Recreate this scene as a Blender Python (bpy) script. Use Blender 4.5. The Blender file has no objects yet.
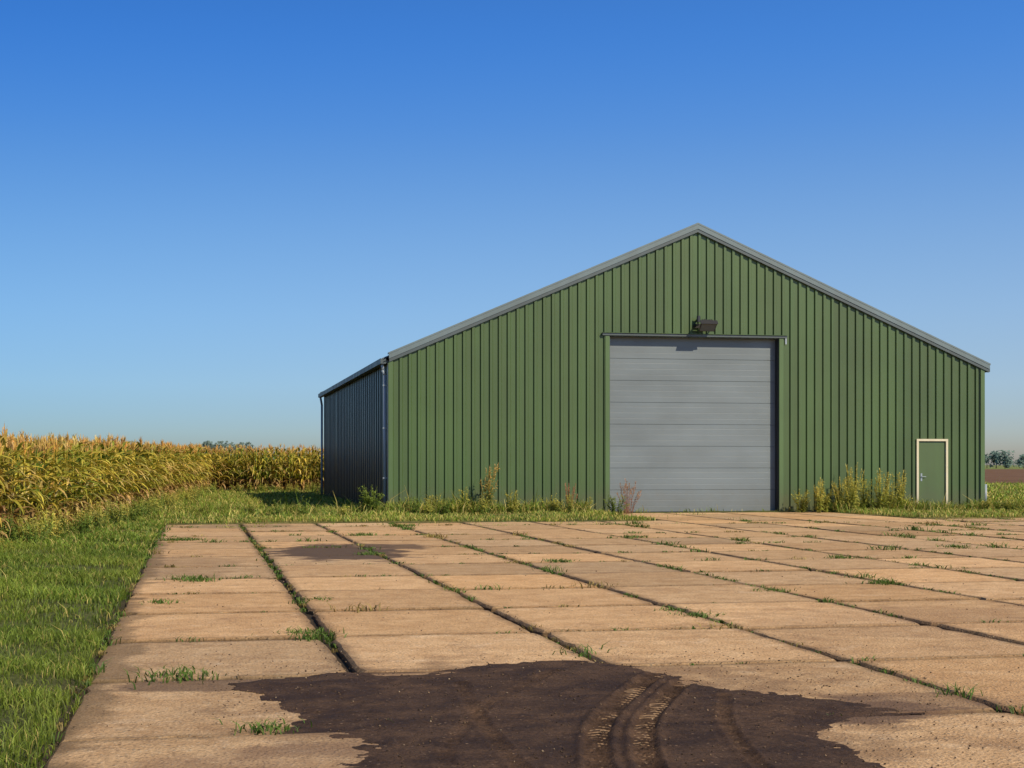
import bpy, math, random
import numpy as np
from mathutils import Vector
random.seed(7); rng=np.random.default_rng(7)
sc=bpy.context.scene
R=math.radians

# ---------------------------------------------------------------- helpers
def vnoise(x,y,seed=0):
    x=np.asarray(x,float); y=np.asarray(y,float)
    xi=np.floor(x); yi=np.floor(y); fx=x-xi; fy=y-yi
    fx=fx*fx*(3-2*fx); fy=fy*fy*(3-2*fy)
    def h(a,b):
        v=np.sin(a*127.1+b*311.7+seed*74.7)*43758.5453
        return v-np.floor(v)
    return (h(xi,yi)*(1-fx)+h(xi+1,yi)*fx)*(1-fy)+(h(xi,yi+1)*(1-fx)+h(xi+1,yi+1)*fx)*fy
def fbm(x,y,seed=0,o=4):
    s=0;a=.5;t=0
    for i in range(o):
        s=s+a*vnoise(x*2**i,y*2**i,seed+i);t+=a;a*=.5
    return s/t
def np_mesh(name,V,F,C=None,mat=None,smooth=False,parent=None):
    V=np.asarray(V,np.float32);F=np.asarray(F,np.int32)
    me=bpy.data.meshes.new(name)
    me.vertices.add(len(V)); me.vertices.foreach_set('co',V.ravel())
    k=F.shape[1]
    me.loops.add(F.size); me.loops.foreach_set('vertex_index',F.ravel())
    me.polygons.add(len(F)); me.polygons.foreach_set('loop_start',np.arange(0,F.size,k,dtype=np.int32))
    if smooth: me.polygons.foreach_set('use_smooth',np.ones(len(F),bool))
    me.update(calc_edges=True)
    if C is not None:
        C=np.asarray(C,np.float32)
        a=me.color_attributes.new('Col','FLOAT_COLOR','POINT')
        a.data.foreach_set('color',np.hstack([C[:,:3],np.ones((len(C),1),np.float32)]).ravel())
    ob=bpy.data.objects.new(name,me); sc.collection.objects.link(ob)
    if mat: me.materials.append(mat)
    if parent: ob.parent=parent
    return ob
def py_mesh(name,V,F,mat=None,parent=None,smooth=False,bevel=0):
    me=bpy.data.meshes.new(name); me.from_pydata([tuple(v) for v in V],[],F); me.update()
    if smooth:
        for p in me.polygons:p.use_smooth=True
    ob=bpy.data.objects.new(name,me); sc.collection.objects.link(ob)
    if mat: me.materials.append(mat)
    if parent: ob.parent=parent
    if bevel:
        m=ob.modifiers.new('b','BEVEL');m.width=bevel;m.segments=2
    return ob
BF=[(0,3,2,1),(4,5,6,7),(0,1,5,4),(1,2,6,5),(2,3,7,6),(3,0,4,7)]
def bv(lo,hi):
    x0,y0,z0=lo;x1,y1,z1=hi
    return [(x0,y0,z0),(x1,y0,z0),(x1,y1,z0),(x0,y1,z0),(x0,y0,z1),(x1,y0,z1),(x1,y1,z1),(x0,y1,z1)]
def box(name,lo,hi,mat,parent=None,bevel=0):
    return py_mesh(name,bv(lo,hi),BF,mat,parent,bevel=bevel)
def cyl_vf(p0,p1,r,n=12,r1=None):
    p0=Vector(p0);p1=Vector(p1);d=(p1-p0).normalized()
    a=d.orthogonal().normalized();b=d.cross(a)
    if r1 is None:r1=r
    V=[]
    for p,rr in((p0,r),(p1,r1)):
        for i in range(n):
            t=2*math.pi*i/n;V.append(p+a*math.cos(t)*rr+b*math.sin(t)*rr)
    F=[(i,(i+1)%n,n+(i+1)%n,n+i) for i in range(n)]
    F+= [tuple(range(n))[::-1],tuple(range(n,2*n))]
    return V,F
def joinvf(parts):
    V=[];F=[]
    for v,f in parts:
        o=len(V);V+=list(v);F+=[tuple(i+o for i in q) for q in f]
    return V,F
def empty(name,loc=(0,0,0)):
    e=bpy.data.objects.new(name,None);sc.collection.objects.link(e);e.location=loc;return e

# ---------------------------------------------------------------- materials
class NT:
    def __init__(s,name):
        s.m=bpy.data.materials.new(name);s.m.use_nodes=True;s.t=s.m.node_tree
        s.b=s.t.nodes['Principled BSDF'];s.out=s.t.nodes['Material Output']
        s.pos=s.t.nodes.new('ShaderNodeNewGeometry').outputs['Position']
    def n(s,t,**k):
        n=s.t.nodes.new(t)
        for a,v in k.items():setattr(n,a,v)
        return n
    def l(s,a,b): s.t.links.new(a,b)
    def setin(s,sock,v):
        if isinstance(v,bpy.types.NodeSocket): s.l(v,sock)
        else: sock.default_value=v
    def map(s,scale,loc=(0,0,0),src=None):
        m=s.n('ShaderNodeMapping');m.inputs['Scale'].default_value=scale;m.inputs['Location'].default_value=loc
        s.l(src or s.pos,m.inputs['Vector']);return m.outputs[0]
    def noise(s,scale,detail=4,rough=.55,vec=None,dist=0):
        n=s.n('ShaderNodeTexNoise');n.inputs['Scale'].default_value=scale;n.inputs['Detail'].default_value=detail
        n.inputs['Roughness'].default_value=rough;n.inputs['Distortion'].default_value=dist
        s.l(vec or s.pos,n.inputs['Vector']);return n.outputs['Fac']
    def ramp(s,fac,a,b,va=0.,vb=1.):
        r=s.n('ShaderNodeMapRange');r.interpolation_type='SMOOTHSTEP'
        s.l(fac,r.inputs['Value']);r.inputs['From Min'].default_value=a;r.inputs['From Max'].default_value=b
        r.inputs['To Min'].default_value=va;r.inputs['To Max'].default_value=vb;return r.outputs['Result']
    def mix(s,f,a,b,mode='MIX'):
        m=s.n('ShaderNodeMix');m.data_type='RGBA';m.blend_type=mode
        s.setin(m.inputs['Factor'],f)
        for sock,v in((m.inputs['A'],a),(m.inputs['B'],b)):
            if isinstance(v,tuple) and len(v)==3:v=(*v,1)
            s.setin(sock,v)
        return m.outputs['Result']
    def math(s,op,a,b=0.):
        m=s.n('ShaderNodeMath',operation=op);s.setin(m.inputs[0],a);s.setin(m.inputs[1],b);return m.outputs[0]
    def bump(s,h,strength=.3,dist=.01):
        b=s.n('ShaderNodeBump');b.inputs['Strength'].default_value=strength;b.inputs['Distance'].default_value=dist
        s.l(h,b.inputs['Height']);s.l(b.outputs[0],s.b.inputs['Normal'])
    def attr(s,name='Col'):
        a=s.n('ShaderNodeAttribute');a.attribute_name=name;return a.outputs['Color']
    def gray(s,f):
        c=s.n('ShaderNodeCombineColor')
        for i in range(3): s.l(f,c.inputs[i])
        return c.outputs[0]
    def col(s,v): s.setin(s.b.inputs['Base Color'],(*v,1) if isinstance(v,tuple) else v)
    def set(s,rough=.5,metal=0,spec=.5):
        s.b.inputs['Roughness'].default_value=rough;s.b.inputs['Metallic'].default_value=metal
        s.b.inputs['Specular IOR Level'].default_value=spec

def painted(name,c,rough=.45,dirt=(.10,.085,.05),dirt_amt=.5,sv=(2.2,2.2,.18),amp=.12,panel=0.):
    m=NT(name)
    st=m.noise(1,4,.55,m.map(sv))
    big=m.noise(.6,3)
    k=m.math('ADD',m.ramp(st,.3,.75,1-amp,1+amp*.7),m.ramp(big,.3,.7,-.06,.06))
    sx=m.n('ShaderNodeSeparateXYZ');m.l(m.pos,sx.inputs[0])
    if panel:   # sheets ~1 m wide differ a touch in tone
        wn=m.n('ShaderNodeTexWhiteNoise',noise_dimensions='1D')
        m.l(m.math('FLOOR',m.math('MULTIPLY',sx.outputs[0],1/1.028)),wn.inputs['W'])
        k=m.math('ADD',k,m.ramp(wn.outputs['Value'],0,1,-panel,panel))
    c1=m.mix(1.,c,m.gray(k),'MULTIPLY')
    z=m.math('ADD',sx.outputs[2],m.math('MULTIPLY',m.noise(3,4),-.9))
    low=m.ramp(z,-.45,.45,dirt_amt,0.)
    spots=m.ramp(m.noise(7,3),.68,.76,0,.18)
    c2=m.mix(low,c1,dirt); c2=m.mix(spots,c2,dirt)
    m.col(c2);m.set(rough);m.l(m.ramp(st,.2,.8,rough+.10,rough-.05),m.b.inputs['Roughness'])
    m.bump(m.noise(1.3,2,.5,m.map((1,1,.5))),.2,.03)
    return m.m
M_green=painted('green_cladding',(.056,.100,.028),.42,panel=.08)
M_side=painted('shaded_cladding',(.034,.044,.046),.35,dirt_amt=.3)  # green cladding darkened to slate, side wall's shade painted into the colour
M_trimG=painted('green_trim',(.072,.13,.042),.45)
M_gray=painted('gray_trim',(.13,.17,.18),.4,dirt_amt=.1)
M_graydk=painted('dark_gray_trim',(.065,.085,.09),.45,dirt_amt=.1)
M_roof=painted('roof_sheet',(.13,.15,.155),.5,dirt_amt=0)
M_door=painted('door_panel',(.140,.172,.190),.5,dirt=(.13,.125,.105),dirt_amt=.35,sv=(.5,.5,1.6),amp=.08)
M_doorG=painted('green_door_paint',(.066,.108,.036),.45,dirt_amt=.3)
M_cream=painted('cream_frame',(.60,.54,.38),.5,dirt_amt=.3)
M_pipe=painted('zinc_pipe',(.28,.33,.38),.35,dirt_amt=.4)
M_black=painted('black_metal',(.02,.02,.022),.4,dirt_amt=0)
def glassy():
    m=NT('lamp_glass');m.col((.12,.13,.14));m.set(.08);m.bump(m.noise(40,2),.1,.002);return m.m
M_glass=glassy()

def foliage(name,trans=.3,rough=.55):
    m=NT(name);c=m.mix(1.,m.attr(),m.gray(m.ramp(m.noise(7,2),.25,.75,.75,1.2)),'MULTIPLY')
    m.col(c);m.set(rough,0,.3)
    t=m.n('ShaderNodeBsdfTranslucent');m.l(m.mix(1.,c,(1.,.95,.5),'MULTIPLY'),t.inputs[0])
    x=m.n('ShaderNodeMixShader');x.inputs[0].default_value=trans
    m.l(m.b.outputs[0],x.inputs[1]);m.l(t.outputs[0],x.inputs[2]);m.l(x.outputs[0],m.out.inputs['Surface'])
    return m.m
M_fol=foliage('foliage'); M_corn=foliage('corn_foliage',.3,.5)

def ground_mat():
    m=NT('ground_soil_grass')
    c=m.attr()
    f=m.noise(18,6,.65);b=m.noise(.9,4,.6);
    k=m.math('MULTIPLY',m.ramp(f,.25,.75,.55,1.35),m.ramp(b,.3,.7,.75,1.2))
    c=m.mix(1.,c,m.gray(k),'MULTIPLY')
    m.col(c);m.set(.9,0,.2);m.bump(f,.8,.04);return m.m
M_ground=ground_mat()

def slab_mat():
    m=NT('concrete_slab')
    a=m.attr()
    big=m.noise(.55,5,.6,dist=.4);mid=m.noise(3.2,6,.65,dist=.3);fine=m.noise(38,5,.7)
    c=m.mix(m.ramp(mid,.3,.72),(.55,.335,.165),(.72,.475,.255))
    c=m.mix(m.ramp(big,.45,.72,0,.5),c,(.46,.27,.13))
    c=m.mix(m.ramp(m.noise(1.7,6,.72,m.map((1,1,1),(7,3,0))),.53,.70,0,.6),c,(.32,.185,.095))
    c=m.mix(m.ramp(m.noise(2.3,6,.7,m.map((1,1,1),(1,31,0))),.56,.7,0,.5),c,(.78,.58,.38))
    c=m.mix(m.ramp(m.noise(6,6,.75,m.map((1,1,1),(5,11,0))),.60,.70,0,.45),c,(.25,.145,.08))
    v=m.n('ShaderNodeTexVoronoi');v.inputs['Scale'].default_value=42;m.l(m.pos,v.inputs['Vector'])
    peb=m.ramp(v.outputs['Distance'],.15,.5,1,0)
    sep=m.n('ShaderNodeSeparateColor');m.l(v.outputs['Color'],sep.inputs[0])
    dark=m.math('MULTIPLY',peb,m.ramp(sep.outputs[0],.70,.78))
    lite=m.math('MULTIPLY',peb,m.ramp(sep.outputs[1],.75,.85))
    c=m.mix(m.math('MULTIPLY',dark,.7),c,(.17,.105,.06))
    c=m.mix(m.math('MULTIPLY',lite,.5),c,(.80,.66,.46))
    c=m.mix(1.,c,m.gray(m.ramp(fine,.25,.75,.68,1.2)),'MULTIPLY')
    c=m.mix(1.,c,a,'MULTIPLY')
    wob=m.noise(1.6,6,.65)
    for (cx,cy,rx,ry,amt,col) in [(2.25,25.2,1.25,2.7,.9,(.075,.048,.035)),(3.1,26.6,.9,1.2,.8,(.1,.065,.045)),
                              (2.0,8.6,2.0,2.6,.5,(.19,.115,.065)),(.1,10.15,.9,.33,.75,(.13,.08,.05)),
                              (3.55,8.35,.8,.5,.8,(.12,.07,.045)),(4.1,8.6,.8,.35,.5,(.17,.10,.06)),(0.4,7.2,.9,.7,.3,(.2,.12,.08)),
                              (1.0,36,1.8,1.4,.5,(.2,.15,.08)),(-.2,22,.9,3.,.3,(.22,.14,.08)),(6.5,13,2.5,1.5,.2,(.25,.15,.09)),
                              (-.75,12,.35,6.,.6,(.15,.10,.05)),(-.75,24,.35,8.,.6,(.15,.10,.05))]:
        mp=m.map((1/rx,1/ry,0),(-cx/rx,-cy/ry,0))
        ln=m.n('ShaderNodeVectorMath',operation='LENGTH');m.l(mp,ln.inputs[0])
        d=m.math('ADD',ln.outputs['Value'],m.math('MULTIPLY',m.math('SUBTRACT',wob,.5),1.9))
        c=m.mix(m.ramp(d,.68,1.04,amt,0),c,col)
    m.col(c);m.set(.85,0,.25)
    h=m.math('ADD',m.math('MULTIPLY',fine,.6),m.math('ADD',mid,m.math('MULTIPLY',peb,.25)))
    m.bump(h,.85,.017);return m.m
M_slab=slab_mat()
def mud_mat():
    m=NT('mud')
    n=m.noise(2.6,7,.7,dist=.3);f=m.noise(45,5,.72)
    c=m.mix(m.ramp(n,.35,.68),(.050,.029,.019),(.115,.068,.043))
    v=m.n('ShaderNodeTexVoronoi');v.inputs['Scale'].default_value=34;m.l(m.pos,v.inputs['Vector'])
    sep=m.n('ShaderNodeSeparateColor');m.l(v.outputs['Color'],sep.inputs[0])
    c=m.mix(m.math('MULTIPLY',m.ramp(v.outputs['Distance'],.1,.35,1,0),m.ramp(sep.outputs[0],.86,.93)),c,(.24,.16,.105))
    c=m.mix(1.,c,m.gray(m.ramp(f,.25,.75,.6,1.35)),'MULTIPLY')
    m.col(c);m.l(m.ramp(n,.35,.65,.75,.95),m.b.inputs['Roughness']);m.b.inputs['Specular IOR Level'].default_value=.15
    m.bump(f,.9,.02);return m.m
M_mud=mud_mat()
def field_mat():
    m=NT('ploughed_soil');n=m.noise(1,6,.7,m.map((.5,.06,1)))
    m.col(m.mix(m.ramp(n,.3,.7),(.125,.065,.035),(.22,.13,.075)));m.set(.95,0,.1);m.bump(n,1,.1);return m.m
M_field=field_mat()

# ---------------------------------------------------------------- ground layout
SX0,SY1=-.70,37.5
CW,CL=1.74,2.28
ROW0=10.47-CL*7
ncol=19
edge_pts=np.array([(-10,-8.0),(15,-4.5),(25,-3.05),(35,-2.05),(47.5,-1.25),(62,-.35),(75,.55)])
def corn_edge(y): return np.interp(y,edge_pts[:,0],edge_pts[:,1])
CB=76.
BX0,BX1,BY0,BY1=5.36,23.31,44.0,66.6
def in_apron(x,y): return (x>11.2)&(x<18.2)&(y<43.9)&(y>30)
def in_slab(x,y): return ((x>SX0)&(x<SX0+CW*ncol)&(y<SY1)&(y>ROW0))|in_apron(x,y)
def terr(x,y):
    h=.02+.07*(fbm(x*.8,y*.8,3)-.5)+.03*(vnoise(x*3,y*3,9)-.5)
    verge=np.clip((SX0-x)/1.5,0,1)*np.clip((45-y)/10,0,1)*.08
    h=h+verge
    far=np.clip((np.hypot(x-5,y-30)-60)/40,0,1)
    h=h*(1-far)
    return np.where(in_slab(x,y),-.05,h)
def axis(a,b,st,far):
    m=list(np.arange(a,b+1e-6,st));s=st;x=m[-1]
    hi=[]
    while x<far: s*=1.35;x+=s;hi.append(x)
    s=st;x=m[0];lo=[]
    while x>-far: s*=1.35;x-=s;lo.append(x)
    return np.array(lo[::-1]+m+hi)
xs=axis(-13.2,45,.22,6000);ys=axis(-8,88,.22,7000)
GX,GY=np.meshgrid(xs,ys);Z=terr(GX,GY)
V=np.stack([GX,GY,Z],-1).reshape(-1,3)
nx,ny=len(xs),len(ys)
I=np.arange((nx-1)*(ny-1));r=I//(nx-1);q=I%(nx-1);a0=r*nx+q
F=np.stack([a0,a0+1,a0+nx+1,a0+nx],1)
x,y=V[:,0],V[:,1]
C=np.empty((len(V),3));C[:]=(.085,.095,.028)
n1=fbm(x*.5,y*.5,21)[:,None]
C=C*(.7+.6*n1)
yel=np.clip((fbm(x*.35,y*.35,31)-.40)*4,0,1)[:,None]*(y>30)[:,None]
C=C*(1-yel)+np.array([.24,.20,.06])*yel
cornm=((x<corn_edge(y)-.1)&(y<96))|((y>CB)&(x<14)&(y<96));C[cornm]=(.09,.06,.035)
C[in_slab(x,y)]=(.055,.04,.025)
farm=(y>100)|(x>48)|(x<-20);C[farm]=(.20,.23,.06)
np_mesh('ground',V,F,C,M_ground,True)
py_mesh('ploughed_field',[(34,99,.02),(700,70,.02),(900,470,.02),(-150,470,.02),(-60,125,.02)],[(0,1,2,3,4)],M_field)

# ---------------------------------------------------------------- slabs
SV=[];SF=[];SC=[]
def slab(x0,y0,x1,y1,gap,zo,tx,ty,shade):
    n=12;per=[]
    g=gap
    x0+=g[0];x1-=g[1];y0+=g[2];y1-=g[3]
    j=lambda s=.010:random.gauss(0,s)*(2.2 if random.random()<.08 else 1)
    for i in range(n): per.append((x0+(x1-x0)*i/n,y0+abs(j())))
    for i in range(n): per.append((x1-abs(j()),y0+(y1-y0)*i/n))
    for i in range(n): per.append((x1-(x1-x0)*i/n,y1-abs(j())))
    for i in range(n): per.append((x0+abs(j()),y1-(y1-y0)*i/n))
    for ci,(sx,sy) in enumerate([(1,1),(-1,1),(-1,-1),(1,-1)]):
        k=random.uniform(.01,.04)*(3 if random.random()<.08 else 1);p=per[ci*n];per[ci*n]=(p[0]+sx*k,p[1]+sy*k)
    o=len(SV);m=len(per);cx=(x0+x1)/2;cy=(y0+y1)/2
    zz=lambda px,py:zo+(px-cx)*tx+(py-cy)*ty
    ins=.024
    for px,py in per: SV.append((px,py,-.1));SC.append(shade*.25)
    for px,py in per: SV.append((px,py,zz(px,py)-.019-abs(j(.003))));SC.append(shade*.26)
    for px,py in per:
        qx=px+ins*np.sign(cx-px)*min(1,abs(cx-px)/.2);qy=py+ins*np.sign(cy-py)*min(1,abs(cy-py)/.2)
        SV.append((qx,qy,zz(qx,qy)));SC.append(shade*random.uniform(.45,.68))
    ins2=.11
    for px,py in per:
        qx=cx+(px-cx)*(1-2*ins2/(x1-x0));qy=cy+(py-cy)*(1-2*ins2/(y1-y0))
        SV.append((qx,qy,zz(qx,qy)));SC.append(shade)
    for ring in range(3):
        b=o+ring*m
        for i in range(m): SF.append((b+i,b+(i+1)%m,b+m+(i+1)%m,b+m+i))
    SF.append(tuple(range(o+3*m,o+4*m)))
rows=[]
yy=ROW0
while yy<SY1-.3: rows.append(yy);yy+=CL
def mkshade():
    k=random.gauss(.98,.08);w=random.gauss(0,.025);return np.array([k+w,k,k-w*1.5])
for ci in range(ncol):
    xa=SX0+ci*CW
    for y0 in rows:
        gl=.022 if ci==1 else .012
        gr=.022 if ci==0 else .012
        jit=random.gauss(0,.004)
        slab(xa,y0,xa+CW,y0+CL,(gl+abs(jit),gr,.026,.026+abs(random.gauss(0,.006))),random.gauss(0,.004),random.gauss(0,.002),random.gauss(0,.003),mkshade())
ytop=rows[-1]+CL
y0=ytop
while y0<43.4:
    for i in range(4):
        slab(11.52+i*CW,y0,11.52+(i+1)*CW,min(y0+CL,43.85),(.012,.012,.01,.01),-.002,0,0,mkshade())
    y0+=CL
me=bpy.data.meshes.new('concrete_pavement');me.from_pydata(SV,[],SF);me.update()
ca=me.color_attributes.new('Col','FLOAT_COLOR','POINT')
SC=np.array(SC,np.float32);ca.data.foreach_set('color',np.hstack([SC,np.ones((len(SC),1),np.float32)]).ravel())
me.materials.append(M_slab);ob=bpy.data.objects.new('concrete_pavement',me);sc.collection.objects.link(ob)

# ---------------------------------------------------------------- mud
poly=np.array([(.5,4.2),(.57,6.5),(.66,8.0),(.70,8.9),(.55,9.7),(.42,10.15),(.9,10.32),(1.6,10.35),(2.0,10.75),(2.5,10.95),(2.97,10.4),(3.1,9.9),(3.25,9.3),(3.55,8.8),(3.9,8.3),(3.4,8.0),(3.1,7.7),(3.16,7.2),(3.0,6.2),(2.8,4.2)])
def sdist(px,py,P):
    d=np.full(px.shape,1e9);ins=np.zeros(px.shape,bool)
    for i in range(len(P)):
        a=P[i];b=P[(i+1)%len(P)];e=b-a
        t=np.clip(((px-a[0])*e[0]+(py-a[1])*e[1])/(e@e),0,1)
        d=np.minimum(d,np.hypot(px-a[0]-t*e[0],py-a[1]-t*e[1]))
        c=((a[1]>py)!=(b[1]>py))&(px<(b[0]-a[0])*(py-a[1])/((b[1]-a[1]) or 1e-9)+a[0]);ins^=c
    return np.where(ins,d,-d)
st=.016
mx=np.arange(.0,4.5,st);my=np.arange(4.9,11.4,st);MX,MY=np.meshgrid(mx,my)
sd=sdist(MX,MY,poly)+.35*(fbm(MX*1.6,MY*1.6,5,5)-.5)+.16*(fbm(MX*9,MY*9,6,4)-.5)
lump=fbm(MX*16,MY*16,61,3)
H=.020*np.clip(sd/.35,-1,1)+(.010*(fbm(MX*7,MY*7,8,4)-.5)+.010*(lump-.5))*np.clip(sd/.06+.6,0,1)+.02*(fbm(MX*1.5,MY*1.5,44)-.4)*np.clip(sd/.3,0,1)
def track(H,pts,w,depth,tread):
    P=np.array(pts);D=np.full(H.shape,1e9);S=np.zeros(H.shape);SD=np.zeros(H.shape);acc=0
    for i in range(len(P)-1):
        a=P[i];b=P[i+1];e=b-a;L=math.hypot(*e)
        t=np.clip(((MX-a[0])*e[0]+(MY-a[1])*e[1])/(L*L),0,1)
        d=np.hypot(MX-a[0]-t*e[0],MY-a[1]-t*e[1]);sg=np.sign((MX-a[0])*e[1]-(MY-a[1])*e[0])
        m=d<D;D[m]=d[m];S[m]=(acc+t*L)[m];SD[m]=(d*sg)[m];acc+=L
    groove=np.clip(1-(D/w)**4,0,1)*(D<w)
    rim=np.exp(-((D-w*1.12)/(w*.22))**2)*(.5+.9*fbm(S*4,SD*10,3))
    tr=(np.sin((S+np.abs(SD)*.8)*2*math.pi/tread)>0.1)
    live=np.clip(sd/.15,0,1)*(.3+1.1*fbm(MX*2.2,MY*2.2,77))
    return H+live*(-groove*depth+groove*tr*depth*.85+rim*depth*.7)
def smoothpath(p,off):
    p=np.array(p);t=np.linspace(0,len(p)-1,24);X=np.interp(t,range(len(p)),p[:,0]);Y=np.interp(t,range(len(p)),p[:,1])
    X=np.convolve(np.pad(X,2,'edge'),np.ones(5)/5,'valid');Y=np.convolve(np.pad(Y,2,'edge'),np.ones(5)/5,'valid')
    dx=np.gradient(X);dy=np.gradient(Y);n=np.hypot(dx,dy)+1e-9
    return list(zip(X+off*dy/n,Y-off*dx/n))
MP=[(1.6,5.2),(1.85,6.8),(2.16,8.0),(2.6,9.0),(3.2,10.2)]
H=track(H,smoothpath(MP,-.10),.075,.020,.08)
H=track(H,smoothpath(MP,.13),.07,.022,.075)
H=track(H,smoothpath([(2.3,5.2),(2.5,6.8),(2.75,8.0),(3.1,9.0)],.0),.045,.010,.07)
H=track(H,smoothpath([(1.5,5.2),(1.48,7.2),(1.55,8.4),(1.68,9.8)],-.05),.05,.010,.07)
H=track(H,smoothpath([(.9,5.2),(1.1,7.2),(1.6,8.8),(2.4,10.3)],0),.05,.008,.08)
V=np.stack([MX,MY,H],-1).reshape(-1,3);nx,ny=len(mx),len(my)
I=np.arange((nx-1)*(ny-1));r=I//(nx-1);q=I%(nx-1);a0=r*nx+q
F=np.stack([a0,a0+1,a0+nx+1,a0+nx],1);keep=V[F,2].max(1)>-.008
np_mesh('mud',V,F[keep],None,M_mud,True)

# pebbles / crumbs
PV=[];PF=[];PC=[]
octf=[(0,2,4),(2,1,4),(1,3,4),(3,0,4),(2,0,5),(1,2,5),(3,1,5),(0,3,5)]
for i in range(4600):
    dark=False
    if i<1700:
        X=random.uniform(.1,4.3);Y=random.uniform(5,11.3)
        ix=min(int((X)/st),len(mx)-1);iy=min(max(int((Y-4.9)/st),0),len(my)-1);z=max(H[iy,ix],0);dark=random.random()<.8
    else:
        Y=5+33*random.random()**1.6;X=random.uniform(SX0,.6*Y+1);z=0
        if random.random()<.6: X=SX0+round((X-SX0)/CW)*CW+random.gauss(0,.07)
    s=random.uniform(.002,.0065)*(1+ (Y/25))
    o=len(PV);a=random.uniform(0,6.3)
    for d in [(1,0,0),(-1,0,0),(0,1,0),(0,-1,0),(0,0,.8),(0,0,-.5)]:
        k=random.uniform(.7,1.3)*s
        dx,dy=d[0]*math.cos(a)-d[1]*math.sin(a),d[0]*math.sin(a)+d[1]*math.cos(a)
        PV.append((X+dx*k,Y+dy*k,z+.003+d[2]*k))
    c=random.choice([(.07,.045,.03),(.14,.09,.055)]) if dark else random.choice([(.3,.2,.12),(.38,.28,.18),(.12,.08,.05),(.1,.065,.04)])
    PC+= [c]*6;PF+=[tuple(o+t for t in f) for f in octf]
np_mesh('gravel',PV,PF,PC,M_ground)

# ---------------------------------------------------------------- barn
barn=empty('metal_barn')
XC=(5.32+BX1)/2;HALF=(BX1-5.32)/2;EV=4.32;RG=8.20
def top(x): return EV+(RG-EV)*(1-abs(x-XC)/HALF)
def clad(name,origin,d,out,length,topf,openings,mat,pitch=.257,depth=.05):
    bps=[];s=0
    prof=[(0,1),(.28,1),(.37,0),(.91,0),(1.0,1)]
    while s<length:
        for (t,h) in prof[:-1]:
            if s+t*pitch<length: bps.append((s+t*pitch,h))
        s+=pitch
    bps.append((length,1))
    S=[b[0] for b in bps];Hh=[b[1] for b in bps]
    ex=[]
    for o in openings: ex+=[o[0],o[1]]
    ex.append(XC-origin[0] if d[0]>0 else length/2)
    al=sorted(set([round(v,5) for v in S+[e for e in ex if 0<e<length]]))
    V=[];F=[]
    for a,b in zip(al[:-1],al[1:]):
        if b-a<1e-4: continue
        mid=(a+b)/2;z0=.03
        for o in openings:
            if o[0]<=mid<=o[1]: z0=o[2]
        o_=len(V)
        for s_,zt in((a,0),(b,0),(b,1),(a,1)):
            h=float(np.interp(s_,S,Hh))*depth
            px=origin[0]+d[0]*s_+out[0]*h;py=origin[1]+d[1]*s_+out[1]*h
            V.append((px,py,z0 if zt==0 else topf(s_)))
        F.append((o_,o_+1,o_+2,o_+3))
    return py_mesh(name,V,F,mat,barn)
DX0,DX1,DZ=11.70,16.80,5.08
PX0,PX1,PZ=21.17,22.18,2.16
clad('front_wall',(BX0,BY0),(1,0),(0,-1),BX1-BX0,lambda s:top(BX0+s),[(DX0-BX0,DX1-BX0,DZ),(PX0-BX0,PX1-BX0,PZ)],M_green)
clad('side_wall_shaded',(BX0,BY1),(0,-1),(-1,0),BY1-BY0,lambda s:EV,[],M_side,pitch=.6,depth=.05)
clad('side_wall_sunny',(BX1,BY0),(0,1),(1,0),BY1-BY0,lambda s:EV,[],M_green)
clad('back_wall',(BX1,BY1),(-1,0),(0,1),BX1-BX0,lambda s:top(BX1-s),[],M_green)
box('plinth_front_a',(BX0,BY0+.012,-.1),(DX0-.02,BY0+.25,.12),M_graydk,barn)
box('plinth_front_b',(DX1+.02,BY0+.012,-.1),(BX1,BY0+.25,.12),M_graydk,barn)
box('plinth_side',(BX0+.01,BY0+.26,-.1),(BX0+.2,BY1,.12),M_graydk,barn)
def roofside(name,xa,xb):
    V=[];F=[];y=BY0-.10;prof=[(0,0),(.6,0),(.7,1),(.9,1)];ysl=[]
    while y<BY1+.12:
        for t,h in prof: ysl.append((y+t*.35,h*.035))
        y+=.35
    for (yv,h) in ysl:
        for xx in (xa,xb): V.append((xx,yv,top(xx)+.10+h))
    m=len(ysl)
    for i in range(m-1): F.append((2*i,2*i+1,2*i+3,2*i+2))
    o=len(V)
    for (yv,h) in (ysl[0],ysl[-1]):
        for xx in(xa,xb): V.append((xx,yv,top(xx)+.02))
    F.append((o,o+1,o+3,o+2))
    return py_mesh(name,V,F,M_roof,barn)
roofside('roof_slope_a',BX0-.20,XC);roofside('roof_slope_b',XC,BX1+.20)
def verge(name,y0,y1,dz0,dz1,xa,xb,mat):
    V=[];F=[]
    for xx in [xa,XC,xb]:
        for yv in(y0,y1):
            for dz in(dz0,dz1): V.append((xx,yv,top(xx)+dz))
    for i in range(2):
        b=i*4
        F+=[(b,b+4,b+5,b+1),(b+2,b+3,b+7,b+6),(b+1,b+5,b+7,b+3),(b,b+2,b+6,b+4)]
    F+=[(0,1,3,2),(8,10,11,9)]
    return py_mesh(name,V,F,mat,barn)
verge('verge_fascia',BY0-.10,BY0+.02,-.06,.165,BX0-.04,BX1+.19,M_graydk)
verge('verge_cap',BY0-.125,BY0+.12,.165,.215,BX0-.06,BX1+.22,M_gray)
verge('verge_face',BY0-.118,BY0-.103,.035,.160,BX0-.05,BX1+.20,M_gray)
verge('verge_back',BY1+.05,BY1+.13,-.04,.18,BX0-.2,BX1+.19,M_graydk)
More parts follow.
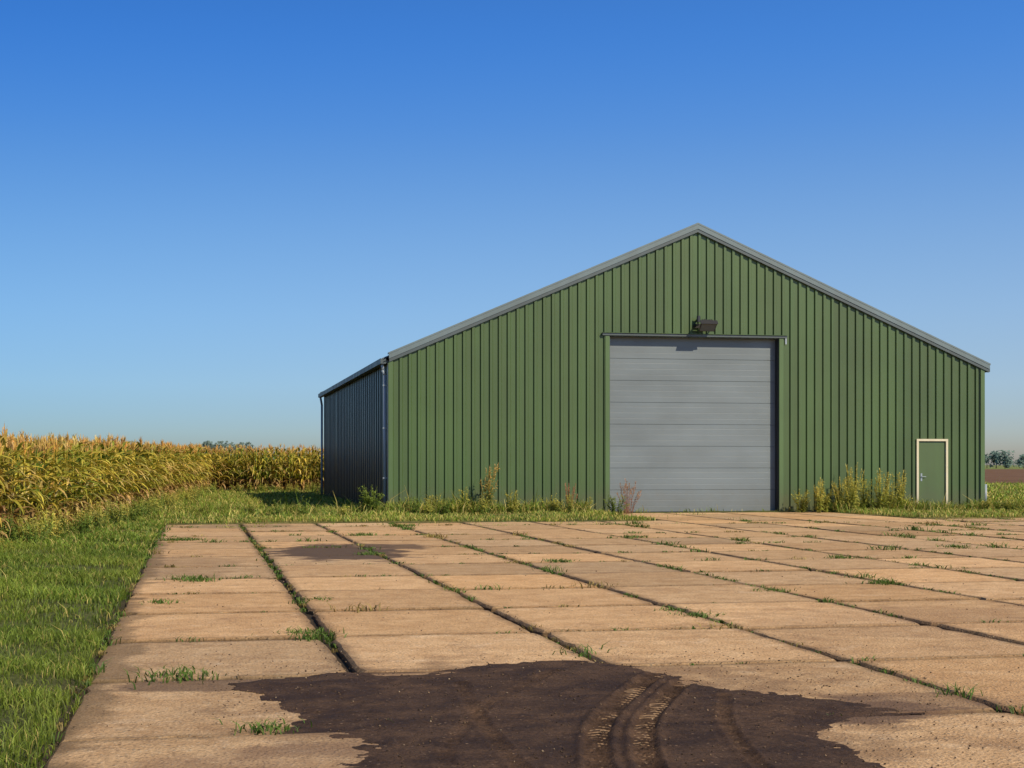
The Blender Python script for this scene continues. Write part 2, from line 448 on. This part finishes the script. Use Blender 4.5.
def gutter(name,x0,x1,z0,z1):
    y0,y1=BY0-.05,BY1+.1;t=.012
    parts=[(bv((x0,y0,z0),(x1,y1,z0+t)),BF),(bv((x0,y0,z0+t),(x0+t,y1,z1)),BF),(bv((x1-t,y0,z0+t),(x1,y1,z1)),BF),(bv((x0+t,y0,z0+t),(x1-t,y0+t,z1-.01)),BF)]
    v,f=joinvf(parts);py_mesh(name,v,f,M_graydk,barn)
gutter('gutter_a',BX0-.28,BX0-.13,EV-.11,EV+.04);gutter('gutter_b',BX1+.10,BX1+.24,EV-.13,EV+.02)
box('eave_fascia',(BX0-.125,BY0+.0,EV-.08),(BX0-.055,BY1,EV+.0),M_graydk,barn)
for nm,x,w in(('corner_trim_a',BX0-.06,.12),('corner_trim_b',BX1-.07,.13)):
    box(nm,(x,BY0-.067,.03),(x+w,BY0-.052,EV-.04),M_trimG,barn)
box('corner_side_trim',(BX0-.075,BY0-.05,.03),(BX0-.061,BY0+.14,EV-.09),M_gray,barn)
def pipe(nm,pts,r,mat):
    parts=[cyl_vf(a,b,r,14) for a,b in zip(pts[:-1],pts[1:])]
    v,f=joinvf(parts);o=py_mesh(nm,v,f,mat,barn);
    for p in o.data.polygons:p.use_smooth=len(p.vertices)==4
pipe('downpipe_front',[(BX0-.20,BY0+.14,EV-.10),(BX0-.20,BY0+.14,EV-.28),(BX0-.14,BY0+.14,EV-.42),(BX0-.14,BY0+.14,.05)],.045,M_pipe)
pipe('downpipe_back',[(BX0-.20,BY1-.1,EV-.10),(BX0-.14,BY1-.1,EV-.42),(BX0-.14,BY1-.1,.05)],.045,M_pipe)
for z in(1.0,2.4,3.6):
    box('pipe_bracket',(BX0-.195,BY0+.09,z),(BX0-.08,BY0+.19,z+.03),M_pipe,barn)
pipe('downpipe_right',[(BX1+.1,BY0-.02,0),(BX1+.1,BY0-.02,.8)],.05,M_pipe)
yd=BY0+.22
ns=8;hs=(DZ)/ns
V=[];F=[]
for i in range(ns):
    z0=i*hs+.02-.001;z1=(i+1)*hs+.019
    zz=[z0,z0+.010,z0+.16,z0+.17,z0+.18,z0+.33,z0+.34,z0+.35,z0+.50,z0+.51,z0+.52,z1-.012,z1-.002]
    yo=[.010,0,0,.002,0,0,.002,0,0,.002,0,0,.010]
    o=len(V)
    for z,yv in zip(zz,yo):
        V+=[(DX0-.02,yd+yv,z),(DX1+.02,yd+yv,z)]
    for k in range(len(zz)-1): F.append((o+2*k,o+2*k+1,o+2*k+3,o+2*k+2))
py_mesh('sectional_door',V,F,M_door,barn)
box('door_backing',(DX0-.1,yd+.02,-.02),(DX1+.1,yd+.06,DZ+.1),M_black,barn)
box('door_bottom_seal',(DX0-.01,yd-.01,-.02),(DX1+.01,yd+.01,.03),M_black,barn)
box('jamb_l',(DX0-.02,BY0-.03,-.02),(DX0-.001,yd+.01,DZ),M_graydk,barn)
box('jamb_r',(DX1+.001,BY0-.03,-.02),(DX1+.02,yd+.01,DZ),M_black,barn)  # black here paints in the shadow on the right jamb
box('reveal_top',(DX0-.02,BY0-.03,DZ+.002),(DX1+.02,yd+.01,DZ+.02),M_graydk,barn)
box('door_trim_l',(DX0-.15,BY0-.070,.03),(DX0-.021,BY0-.030,DZ+.02),M_trimG,barn,.004)
box('door_trim_r',(DX1+.021,BY0-.070,.03),(DX1+.15,BY0-.030,DZ+.02),M_trimG,barn,.004)
box('door_header',(DX0-.24,BY0-.095,DZ+.022),(DX1+.26,BY0-.02,DZ+.095),M_graydk,barn,.005)
box('door_header_drip',(DX0-.24,BY0-.13,DZ+.097),(DX1+.26,BY0-.02,DZ+.107),M_trimG,barn)
box('header_end',(DX1+.2,BY0-.085,DZ-.16),(DX1+.25,BY0-.053,DZ+.02),M_pipe,barn,.004)
py0=BY0-.055
fr=.065
v,f=joinvf([(bv((PX0,py0,.03),(PX0+fr,BY0+.08,PZ-fr)),BF),(bv((PX1-fr,py0,.03),(PX1,BY0+.08,PZ-fr)),BF),(bv((PX0,py0-.002,PZ-fr+.001),(PX1,BY0+.08,PZ)),BF)])
py_mesh('entrance_door_frame',v,f,M_cream,barn)
box('entrance_door',(PX0+fr+.004,BY0+.0,.06),(PX1-fr-.004,BY0+.05,PZ-fr-.006),M_doorG,barn,.006)
box('entrance_door_sill',(PX0-.02,BY0-.09,-.02),(PX1+.02,BY0+.08,.028),M_gray,barn,.004)
v,f=joinvf([cyl_vf((PX0+.17,BY0,.98+.05),(PX0+.17,BY0-.05,.98+.05),.012),cyl_vf((PX0+.165,BY0-.05,1.03),(PX0+.30,BY0-.05,1.03),.010),(bv((PX0+.145,BY0-.01,.9),(PX0+.195,BY0-.001,1.13)),BF)])
py_mesh('door_handle',v,f,M_pipe,barn)
for z in(.4,1.05,1.75):
    v,f=cyl_vf((PX1-fr,BY0-.008,z),(PX1-fr,BY0-.008,z+.1),.012);py_mesh('hinge',v,f,M_pipe,barn)
# floodlight
fx,fz=14.50,5.42
def rotx(vs,c,a):
    out=[]
    for v in vs:
        dy=v[1]-c[1];dz=v[2]-c[2];out.append((v[0],c[1]+dy*math.cos(a)-dz*math.sin(a),c[2]+dy*math.sin(a)+dz*math.cos(a)))
    return out
c=(fx,BY0-.40,fz)
hb=[(fx-.24,c[1]-.10,fz-.16),(fx+.24,c[1]-.10,fz-.16),(fx+.16,c[1]+.12,fz-.10),(fx-.16,c[1]+.12,fz-.10),(fx-.24,c[1]-.10,fz+.16),(fx+.24,c[1]-.10,fz+.16),(fx+.16,c[1]+.12,fz+.10),(fx-.16,c[1]+.12,fz+.10)]
parts=[(rotx(hb,c,R(50)),BF)]
for k in range(5):
    xk=fx-.14+k*.07;parts.append((rotx(bv((xk-.006,c[1]+.121,fz-.09),(xk+.006,c[1]+.16,fz+.09)),c,R(50)),BF))
parts.append((rotx(bv((fx-.26,c[1]-.125,fz+.162),(fx+.26,c[1]+.02,fz+.175)),c,R(50)),BF))
parts+=[(bv((fx-.285,c[1]-.02,fz-.02),(fx-.265,BY0-.065,fz+.02)),BF),(bv((fx+.265,c[1]-.02,fz-.02),(fx+.285,BY0-.065,fz+.02)),BF),
        (bv((fx-.30,BY0-.065,fz-.06),(fx+.30,BY0-.052,fz+.06)),BF),
        cyl_vf((fx-.20,BY0-.04,fz+.16),(fx-.20,BY0-.22,fz+.20),.035),cyl_vf((fx-.20,BY0-.20,fz+.10),(fx-.20,BY0-.20,fz+.28),.06,12,.05)]
v,f=joinvf(parts);lamp=py_mesh('wall_floodlight',v,f,M_black,None)
gl=rotx(bv((fx-.215,c[1]-.104,fz-.135),(fx+.215,c[1]-.1005,fz+.135)),c,R(50))
g=py_mesh('lamp_glass',gl,BF,M_glass,lamp)

# ---------------------------------------------------------------- vegetation
def blades(px,py,pz,h,w,lean,col,tipcol):
    n=len(px);az=rng.uniform(0,2*np.pi,n);la=rng.uniform(0,2*np.pi,n)
    dx=np.cos(az)*w/2;dy=np.sin(az)*w/2
    lx=np.cos(la)*lean*h;ly=np.sin(la)*lean*h
    V=np.zeros((n,6,3));C=np.zeros((n,6,3))
    for k,(t,ww,lt) in enumerate([(0,1,0),(.55,.8,.3),(1,.12,1.)]):
        zc=pz+h*t*(1-.25*lean*t)
        for s,sg in((0,-1),(1,1)):
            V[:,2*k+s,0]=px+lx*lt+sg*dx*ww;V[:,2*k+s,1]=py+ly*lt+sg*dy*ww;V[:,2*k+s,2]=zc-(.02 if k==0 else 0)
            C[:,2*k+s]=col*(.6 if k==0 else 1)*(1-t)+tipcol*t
    b=np.arange(n)[:,None]*6
    F=np.concatenate([b+np.array([[0,1,3,2]]),b+np.array([[2,3,5,4]])])
    return V.reshape(-1,3),F,C.reshape(-1,3)
class Acc:
    def __init__(s): s.V=[];s.F=[];s.C=[];s.n=0
    def add(s,V,F,C): s.V.append(V);s.F.append(F+s.n);s.C.append(C);s.n+=len(V)
    def make(s,name,mat): return np_mesh(name,np.concatenate(s.V),np.concatenate(s.F),np.concatenate(s.C),mat)
G=Acc()
def grass(x0,x1,y0,y1,dens,hmin,hmax,w,mask,lush=1.,seed=1,br=1.):
    n=int((x1-x0)*(y1-y0)*dens)
    X=rng.uniform(x0,x1,n);Y=rng.uniform(y0,y1,n)
    nz=fbm(X*1.3,Y*1.3,seed+50);big=fbm(X*.4,Y*.4,seed+90)
    k=mask(X,Y)&(rng.random(n)<np.clip((nz-.26)*3,.08,1))
    X,Y,nz,big=X[k],Y[k],nz[k],big[k];n=len(X)
    h=rng.uniform(hmin,hmax,n)*(.3+1.4*nz)*(.6+.8*big);tall=rng.random(n)<.015;h[tall]*=2.
    ww=w*rng.uniform(.6,1.3,n)
    g1=np.array([.085,.16,.020]);g2=np.array([.20,.26,.035]);ye=np.array([.50,.42,.13])
    m=np.clip(big*2.-.5+rng.normal(0,.25,n),0,1)[:,None]
    yk=(rng.random(n)<(.07+.55*(1-lush)))[:,None]
    c=(g1*(1-m)+g2*m)*rng.uniform(.6,1.25,n)[:,None]*(.45+1.0*nz[:,None]);c=np.where(yk,ye*rng.uniform(.6,1.1,n)[:,None],c)*br
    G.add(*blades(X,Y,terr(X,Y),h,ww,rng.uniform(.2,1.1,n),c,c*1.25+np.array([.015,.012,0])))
vm=lambda X,Y:(X>corn_edge(Y)-.5)&(X<SX0-.03+.16*(fbm(X*0+3,Y*1.7,13)-.2))
grass(-3.4,-.4,4.5,14,2700,.03,.075,.006,vm,1,1,.92)
grass(-4.6,-.4,14,25,1200,.04,.095,.010,vm,1,1,.96)
grass(-4.2,-.4,25,40,560,.05,.12,.018,vm,.85)
barnout=lambda X,Y:~((X>BX0-.1)&(X<BX1+.1)&(Y>BY0-.04)&(Y<BY1+.1))
grass(-2.8,BX0,40,77,160,.08,.20,.030,lambda X,Y:(X>corn_edge(Y)-.4)&barnout(X,Y)&~in_slab(X,Y),.55,1,1.12)
sm=lambda X,Y:~in_slab(X,Y)&barnout(X,Y)&(Y<43.97)
grass(-.7,27,37,44,330,.04,.13,.022,sm,.35,3,1.12)
grass(-.7,27,42.9,43.95,560,.12,.38,.024,lambda X,Y:sm(X,Y)&((X<10.9)|(X>18.0)),.55,4)
grass(23.4,60,36,99,30,.10,.26,.06,lambda X,Y:(X>23.5)&(Y>36),.6,5,1.2)
grass(27,60,20,37,50,.08,.2,.04,lambda X,Y:~in_slab(X,Y),.6,5)
grass(-.6,31,35.0,37.6,170,.03,.09,.022,lambda X,Y:(fbm(X*.9,Y*1.2,71)>.5)&((X<11.3)|(X>18)),.5,6)
grass(11.2,18.2,37.5,43.6,60,.03,.08,.022,lambda X,Y:(fbm(X*.9,Y*1.2,72)>.55),.5,6)
G.make('grass',M_fol)
# joint weeds
J=Acc()
def tufts(cx,cy,n,r,hh,w,green=1.):
    X=cx+rng.normal(0,r,n);Y=cy+rng.normal(0,r,n)
    base=np.array([.10,.165,.03]) if rng.random()<green else np.array([.30,.23,.08])
    c=base*rng.uniform(.6,1.3,n)[:,None]
    J.add(*blades(X,Y,np.zeros(n)-.01,rng.uniform(.4,1,n)*hh,w*rng.uniform(.7,1.3,n),rng.uniform(.5,1.6,n),c,c*1.25))
for ci in range(0,ncol+1):
    X=SX0+ci*CW;Y=5.
    while Y<37:
        p=vnoise(X*.7+3,Y*.5,17)
        Y+=(.17 if ci==1 else .24)*random.uniform(.5,2.)
        if p>(.42 if ci==1 else .42) and random.random()<.7 and X<.62*Y+1.5:
            s=random.uniform(.3,1.)*(1+Y/45)
            if random.random()<.12: s*=2
            if ci==1: s*=.6
            tufts(X+random.gauss(0,.015),Y,int(14*s)+3,.035*s,.05*s,.006+.0005*Y,.7)
for y0 in rows:
    if y0<5: continue
    X=SX0
    while X<.6*y0+1.5:
        X+=random.uniform(.12,.8)
        if vnoise(X*.6,y0*.8,19)>.38 and random.random()<.6*min(1.5,y0/15):
            s=random.uniform(.3,1.)*(1+y0/40)
            if random.random()<.14: s*=1.9
            tufts(X,y0+random.gauss(0,.012),int(14*s)+3,.05*s,.05*s,.006+.0005*y0,.7)
for (X,Y,s) in [(-.12,10.55,2.4),(.38,8.35,1.7),(1.35,8.35,.9),(-.05,19.5,2.6),(.05,19.2,2.),(.93,13.0,2.2),(.95,12.7,1.7),(4.5,13.8,1.9),(4.45,14.4,1.3),(-.35,29.5,3.),(-.1,29.6,2.4),(1.2,16.2,1.6),(6.2,16.4,1.8),(2.6,24.3,2.),(-.35,16.2,1.6),(7.9,17.2,2.),(5.1,22,2.),(9.4,22,2.2),(12.5,24.5,2.4),(3.2,31,2.5),(8.2,29,2.5)]:
    tufts(X,Y,int(50*s),.055*s,.055*s**.6,.007+.0004*Y,1)
J.make('joint_weeds',M_fol)

def ribbon(T,pts,widths,side,cols,fold=0.):
    V,F,C=T;o=len(V);side=Vector(side).normalized()
    for p,w in zip(pts,widths):
        p=Vector(p)
        V.append(p-side*w/2+Vector((0,0,fold*w)));V.append(p);V.append(p+side*w/2+Vector((0,0,fold*w)))
    for c in cols: C+=[c,c,c]
    for i in range(len(pts)-1):
        b=o+3*i;F.append((b,b+1,b+4,b+3));F.append((b+1,b+2,b+5,b+4))
def stick(T,p0,p1,r0,r1,c0,c1):
    V,F,C=T;o=len(V)
    for p,r,c in((p0,r0,c0),(p1,r1,c1)):
        for k in range(3):
            a=k*2.094;V.append(Vector(p)+Vector((math.cos(a)*r,math.sin(a)*r,0)));C.append(c)
    for k in range(3):F.append((o+k,o+(k+1)%3,o+3+(k+1)%3,o+3+k))
def lerp(a,b,t): return tuple(x*(1-t)+y*t for x,y in zip(a,b))
GR=(.10,.17,.022);YG=(.38,.36,.045);YE=(.78,.55,.10);ST=(.70,.49,.19);BR=(.26,.15,.06);TA=(.68,.36,.09)
def corn_plant(seed):
    rnd=random.Random(seed);T=([],[],[])
    H=rnd.uniform(1.70,1.86);az=rnd.uniform(0,math.pi)
    lean=(rnd.gauss(0,.03),rnd.gauss(0,.03))
    P=lambda z:Vector((lean[0]*z,lean[1]*z,z))
    stick(T,P(0),P(H*.5),.015,.013,BR,YG);stick(T,P(H*.5),P(H),.013,.006,YG,YE)
    nl=12;ripe=rnd.uniform(0,1)
    for i in range(nl):
        f=(i+.6)/nl;z=.12+(H-.15)*f
        a=az+(math.pi if i%2 else 0)+rnd.gauss(0,.35)
        L=(.45+.45*math.sin(math.pi*min(1,f*.9+.1)))*rnd.uniform(.8,1.1)*(1 if f<.8 else .75)
        el=R(rnd.uniform(50,72));drop=R(rnd.uniform(85,150))*(1.15 if f<.3 else 1)
        if f>.8: drop*=.6
        p=P(z);pts=[p.copy()];n=5
        for k in range(n):
            e=el-drop*((k+.5)/n)
            p=p+Vector((math.cos(a)*math.cos(e),math.sin(a)*math.cos(e),math.sin(e)))*L/n;pts.append(p.copy())
        W=rnd.uniform(.06,.09);ws=[W*.6,W,W*1.0,W*.85,W*.55,W*.08]
        g=rnd.random()
        if f<.22: b=lerp(BR,ST,g*.5);t=lerp(BR,ST,.7)
        else:
            m=min(1,max(0,.02+.5*ripe+.5*rnd.gauss(.33,.65)));b=lerp(GR,YG,min(1,m*1.5)) if m<.6 else lerp(YG,YE,(m-.4)*1.6)
            t=lerp(YG,YE,rnd.random()) if g<.6 else ST
        cols=[lerp(b,t,max(0,(k/n-.25)/.75)**1.3) for k in range(n+1)]
        ribbon(T,pts,ws,(-math.sin(a),math.cos(a),rnd.gauss(0,.15)),cols,.18)
    for e in range(rnd.choice([1,1,2])):
        z=H*rnd.uniform(.42,.62);a=rnd.uniform(0,6.3);p0=P(z);d=Vector((math.cos(a)*.45,math.sin(a)*.45,.85)).normalized()
        p1=p0+d*.12;p2=p0+d*.26;hc=lerp(YE,(.7,.6,.28),rnd.random())
        stick(T,p0,p1,.012,.032,hc,hc);stick(T,p1,p2,.032,.010,hc,lerp(hc,BR,.6))
        for s in(-.5,.5): ribbon(T,[p1,p1+d*.12,p1+d*.2+Vector((s*.06,0,0))],[.05,.035,.005],(math.sin(a),-math.cos(a),0),[hc,hc,ST])
    tc=lerp(TA,ST,rnd.random())
    for k in range(8):
        a=rnd.uniform(0,6.3);sp=0 if k==0 else rnd.uniform(.15,.6);L=rnd.uniform(.15,.25)*(1.1 if k==0 else .85)
        p=P(H)+Vector((0,0,k*.008));d=Vector((math.cos(a)*sp,math.sin(a)*sp,1)).normalized()
        m=p+d*L*.5;e=m+(d+Vector((math.cos(a)*.5*sp,math.sin(a)*.5*sp,-.35*sp))).normalized()*L*.5
        ribbon(T,[p,m,e],[.008,.020,.006],(-math.sin(a),math.cos(a),.2),[tc,tc,lerp(tc,YE,.4)])
    return np.array([tuple(v) for v in T[0]]),np.array(T[1]),np.array(T[2])
def scatter(name,temps,P,scl,mat,jit=.2):
    A=Acc();idx=rng.integers(0,len(temps),len(P))
    for t,(tv,tf,tc) in enumerate(temps):
        s=np.where(idx==t)[0]
        if not len(s):continue
        a=rng.uniform(0,2*np.pi,len(s));k=scl[s]
        ca,sa=np.cos(a)[:,None],np.sin(a)[:,None]
        X=(tv[None,:,0]*ca-tv[None,:,1]*sa)*k[:,None]+P[s,0][:,None]
        Y=(tv[None,:,0]*sa+tv[None,:,1]*ca)*k[:,None]+P[s,1][:,None]
        Z=tv[None,:,2]*k[:,None]+P[s,2][:,None]
        V=np.stack([X,Y,Z],-1).reshape(-1,3)
        F=(tf[None]+np.arange(len(s))[:,None,None]*len(tv)).reshape(-1,4)
        C=(tc[None]*rng.uniform(1-jit,1+jit,(len(s),1,1))*(1+rng.normal(0,.05,(len(s),1,3)))).reshape(-1,3)
        A.add(V,F,np.clip(C,0,.85))
    return A.make(name,mat)
pts=[]
for k in range(10):
    y=13.
    while y<CB:
        y+=.17*random.uniform(.75,1.25)
        if random.random()<.04: continue
        pts.append((float(corn_edge(y))-.35-.7*k+random.gauss(0,.05),y,0))
for k in range(8):
    x=-6.
    while x<15:
        x+=.17*random.uniform(.75,1.25)
        pts.append((x,CB+.3+.7*k+random.gauss(0,.06),0))
pts=np.array(pts)
scatter('corn_field',[corn_plant(s) for s in range(12)],pts,rng.uniform(.92,1.06,len(pts))*(.97+.08*fbm(pts[:,0]*.3,pts[:,1]*.3,2))+.10*np.clip((pts[:,1]-45)/30,0,1)-.07*np.clip((42-pts[:,1])/14,0,1),M_corn,.28)

def weed(seed,h,nst,spread,c0,c1,leaf=.07,lw=.014,nleaf=22,seedhead=None):
    rnd=random.Random(seed);T=([],[],[])
    for s in range(nst):
        a=rnd.uniform(0,6.3);hh=h*rnd.uniform(.5,1.);sp=spread*rnd.uniform(.2,1)
        b=Vector((math.cos(a)*sp*.35,math.sin(a)*sp*.35,0));tpt=Vector((math.cos(a)*sp,math.sin(a)*sp,hh))
        mid=b.lerp(tpt,.5)+Vector((-math.cos(a)*sp*.15,-math.sin(a)*sp*.15,0))
        stick(T,b,mid,.008,.006,lerp(c0,BR,.4),c0);stick(T,mid,tpt,.006,.003,c0,c1)
        for l in range(nleaf):
            f=rnd.uniform(.08,1);p=(b.lerp(mid,f*2) if f<.5 else mid.lerp(tpt,f*2-1))
            aa=rnd.uniform(0,6.3);L=leaf*rnd.uniform(.5,1.3)*(1.3-f*.7);e=rnd.uniform(-.2,.9)
            d=Vector((math.cos(aa)*math.cos(e),math.sin(aa)*math.cos(e),math.sin(e)))
            c=lerp(c0,c1,min(1,max(0,f+rnd.gauss(0,.25))))
            ribbon(T,[p,p+d*L*.5,p+d*L+Vector((0,0,-L*.3))],[lw*.5,lw,lw*.15],(-math.sin(aa),math.cos(aa),.3),[c,c,c],.1)
        if seedhead:
            for l in range(16):
                p=mid.lerp(tpt,rnd.uniform(.4,1.05));aa=rnd.uniform(0,6.3);d=Vector((math.cos(aa)*.5,math.sin(aa)*.5,1)).normalized()
                ribbon(T,[p,p+d*.03,p+d*.06],[.006,.016,.004],(-math.sin(aa),math.cos(aa),0),[seedhead]*3)
    return np.array([tuple(v) for v in T[0]]),np.array(T[1]),np.array(T[2])
def place(name,w,x,y,z=0.):
    v,f,c=w;v=v.copy();v[:,0]+=x;v[:,1]+=y;v[:,2]+=z;np_mesh(name,v,f,c,M_fol)
G1=(.10,.18,.035);G2=(.26,.33,.06);Y2=(.60,.54,.12);RD=(.30,.13,.08);RD2=(.48,.26,.15)
place('weed_bush',weed(1,.85,30,.38,G1,G2,.12,.040,30),4.72,43.2)
place('weed_bush',weed(2,.5,18,.3,G1,G2,.09,.03,22),5.8,43.4)
place('weed_bush',weed(3,.6,18,.35,G1,Y2,.09,.03,22),6.5,43.4)
place('tall_weed',weed(4,1.4,16,.42,G1,(.62,.42,.12),.14,.034,26,(.55,.38,.14)),7.95,43.3)
place('tall_weed',weed(5,.8,14,.3,G1,Y2,.10,.03,20),7.35,43.4)
place('weed_bush',weed(6,.7,18,.3,G1,Y2,.10,.03,22),8.7,43.3)
place('dock_weed',weed(7,.85,12,.24,RD,RD2,.08,.026,16,RD2),10.35,43.3)
place('dock_weed',weed(8,.95,16,.42,RD,RD2,.07,.020,16,(.45,.26,.15)),12.0,43.2)
place('weed_bush',weed(9,.55,22,.4,G1,G2,.09,.03,22),11.6,43.0)
place('weed_bush',weed(10,.6,18,.35,G1,Y2,.09,.03,20),9.7,43.2)
for i,(x,h) in enumerate([(17.3,.7),(17.65,1.0),(18.0,.8),(18.4,1.1),(18.65,1.0),(18.95,1.4),(19.3,1.05),(19.6,1.25),(19.9,.9),(20.2,1.2),(20.5,.5)]):
    place('mugwort_weed',weed(20+i,h,18,.30,(.24,.29,.05),Y2,.12,.030,26,(.62,.54,.16) if i%2 else None),x,43.2+random.uniform(-.25,.2))
for i in range(34):
    x=random.choice([random.uniform(5.4,11.2),random.uniform(5.4,11.2),random.uniform(-.5,5),random.uniform(22.3,26)])
    place('small_weed',weed(60+i,random.uniform(.25,.6),12,.24,G1,random.choice([G2,Y2,Y2]),.10,.028,16),x,random.uniform(42.3,43.7) if x>5 else random.uniform(40.5,43.6))
wt=[weed(90+i,random.uniform(.35,.6),8,.25,G1,random.choice([G2,Y2]),.11,.026,14) for i in range(5)]
P=[]
for i in range(400):
    y=random.uniform(16,75);P.append((float(corn_edge(y))+random.uniform(-.35,.5),y,.02))
for i in range(60):
    x=random.uniform(.6,8);P.append((x,CB-random.uniform(.1,.8),0))
P=np.array(P);scatter('corn_edge_weeds',wt,P,rng.uniform(.5,1.2,len(P)),M_fol)

def dist_mat():
    m=NT('distant_foliage');m.col(m.mix(1.,m.attr(),m.gray(m.ramp(m.noise(.3,3),.3,.7,.7,1.2)),'MULTIPLY'));m.set(.9,0,.1);return m.m
M_dist=dist_mat()
def treeline(name,trees,col):
    V=[];F=[];C=[]
    for (X,Y,h,wd) in trees:
        v,f=cyl_vf((X,Y,0),(X,Y,h*.6),h*.03,5,h*.015)
        o=len(V);V+=[tuple(a) for a in v];C+=[(.05,.045,.04)]*len(v);F+=[tuple(o+i for i in q) for q in f if len(q)==4]
        cl=[(random.gauss(0,.25)*wd,random.gauss(0,.25)*wd,h*random.uniform(.3,.85),random.uniform(.18,.34)*wd) for _ in range(9)]
        for (cx,cy,cz,cr) in cl:
            for _ in range(60):
                d=Vector((random.gauss(0,1),random.gauss(0,1),random.gauss(0,1))).normalized()*cr*random.uniform(.7,1.1)
                p=Vector((X+cx,Y+cy,min(h,max(h*.06,cz+d.z))))+Vector((d.x,d.y,0));s=h*.05*random.uniform(.6,1.4)
                a=Vector((random.gauss(0,1),random.gauss(0,1),random.gauss(0,1))).normalized()*s;b=a.orthogonal().normalized()*s
                o=len(V);V+=[tuple(p+a),tuple(p+b),tuple(p-a),tuple(p-b)];k=random.uniform(.6,1.3);C+=[tuple(q*k for q in col)]*4;F.append((o,o+1,o+2,o+3))
    np_mesh(name,V,F,C,M_dist)
def polar(deg,d): return d*math.sin(R(deg)),d*math.cos(R(deg))
tr=[]
a=27.
while a<40:
    d=random.uniform(640,760);x,y=polar(a,d)
    hgt=9.0*random.uniform(.75,1.05) if a<28.7 else random.uniform(3.5,6.) if a<31 else 8*random.uniform(.5,1.1)
    tr.append((x,y,hgt,hgt*.9));a+=random.uniform(.12,.34)
treeline('distant_trees',tr,(.13,.20,.17))  # bluish leaf colour has the distance haze painted in
tr=[]
for a in [.2,.42,.6,.85,1.05,1.3,1.6]:
    x,y=polar(a,780+random.uniform(-30,30));h=random.uniform(11.2,12.6);tr.append((x,y,h,h*.9))
for i in range(28):
    x,y=polar(-16+i*.65+random.uniform(-.2,.2),820+random.uniform(-30,30));h=random.uniform(6,9.);tr.append((x,y,h,h*.9))
treeline('distant_trees',tr,(.13,.18,.16))  # same painted haze in the leaf colour

# ---------------------------------------------------------------- light
el,azs=R(37),R(149)
S=Vector((math.sin(azs)*math.cos(el),math.cos(azs)*math.cos(el),math.sin(el)))
L=bpy.data.lights.new('sun','SUN');L.energy=4.9;L.angle=R(.53);L.color=(1,.86,.65)
lo=bpy.data.objects.new('sun',L);sc.collection.objects.link(lo);lo.rotation_euler=S.to_track_quat('Z','Y').to_euler();lo.location=(30,-20,30)
w=bpy.data.worlds.new('World');sc.world=w;w.use_nodes=True;nt=w.node_tree
bg=nt.nodes['Background'];sky=nt.nodes.new('ShaderNodeTexSky');sky.sky_type='NISHITA';sky.sun_disc=False
sky.sun_elevation=el;sky.sun_rotation=azs;sky.air_density=1.0;sky.dust_density=.6;sky.ozone_density=3.0
tc=nt.nodes.new('ShaderNodeTexCoord');mp=nt.nodes.new('ShaderNodeMapping');mp.inputs['Scale'].default_value=(1,1,2.6)
nm=nt.nodes.new('ShaderNodeVectorMath');nm.operation='NORMALIZE'
nt.links.new(tc.outputs['Generated'],mp.inputs[0]);nt.links.new(mp.outputs[0],nm.inputs[0]);nt.links.new(nm.outputs[0],sky.inputs[0])
sep=nt.nodes.new('ShaderNodeSeparateXYZ');nt.links.new(tc.outputs['Generated'],sep.inputs[0])
half=nt.nodes.new('ShaderNodeMath');half.operation='MULTIPLY';half.inputs[1].default_value=1.5;nt.links.new(sep.outputs[2],half.inputs[0])
cr=nt.nodes.new('ShaderNodeValToRGB');e=cr.color_ramp;e.interpolation='B_SPLINE'
stops=[(0,(.58,.60,.72)),(.020*1.5,(.68,.71,.80)),(.05*1.5,(1.02,1.02,1.02)),(.095*1.5,(1.36,1.44,1.42)),(.15*1.5,(1.38,1.68,1.80)),(.21*1.5,(.95,1.6,2.15)),(.29*1.5,(.45,1.45,2.6)),(.62,(1.0,1.1,1.2)),(1,(1.05,1,.95))]
def cc(c): return tuple(v/3 for v in c)+(1,)
e.elements[0].position=0;e.elements[0].color=cc(stops[0][1]);e.elements[1].position=1;e.elements[1].color=cc(stops[-1][1])
for p,c in stops[1:-1]:
    q=e.elements.new(p);q.color=cc(c)
nt.links.new(half.outputs[0],cr.inputs[0])
def wmul(a,b,f=1):
    m=nt.nodes.new('ShaderNodeVectorMath');m.operation='MULTIPLY';nt.links.new(a,m.inputs[0])
    if isinstance(b,tuple): m.inputs[1].default_value=b
    else: nt.links.new(b,m.inputs[1])
    return m.outputs[0]
c=wmul(wmul(sky.outputs[0],cr.outputs[0]),(3,3,3))
# sky is deeper blue on the side farther from the sun
mr=nt.nodes.new('ShaderNodeMapRange');nt.links.new(sep.outputs[0],mr.inputs[0]);mr.inputs[1].default_value=-.15;mr.inputs[2].default_value=.5
mc=nt.nodes.new('ShaderNodeMix');mc.data_type='RGBA';nt.links.new(mr.outputs[0],mc.inputs['Factor'])
mc.inputs['A'].default_value=(.76,.90,.96,1);mc.inputs['B'].default_value=(1.24,1.14,1.08,1)
c=wmul(c,mc.outputs['Result'])
nt.links.new(c,bg.inputs[0]);bg.inputs[1].default_value=.10

# ---------------------------------------------------------------- camera
cd=bpy.data.cameras.new('camera');cam=bpy.data.objects.new('camera',cd);sc.collection.objects.link(cam)
cam.location=(0,0,1.38);cam.rotation_euler=(R(90),0,R(-11.35));cd.sensor_width=36;cd.lens=1580/1024*36;cd.shift_y=81/1024
cd.clip_end=12000;cd.clip_start=.1;sc.camera=cam
sc.view_settings.view_transform='Standard';sc.view_settings.look='None';sc.view_settings.exposure=0
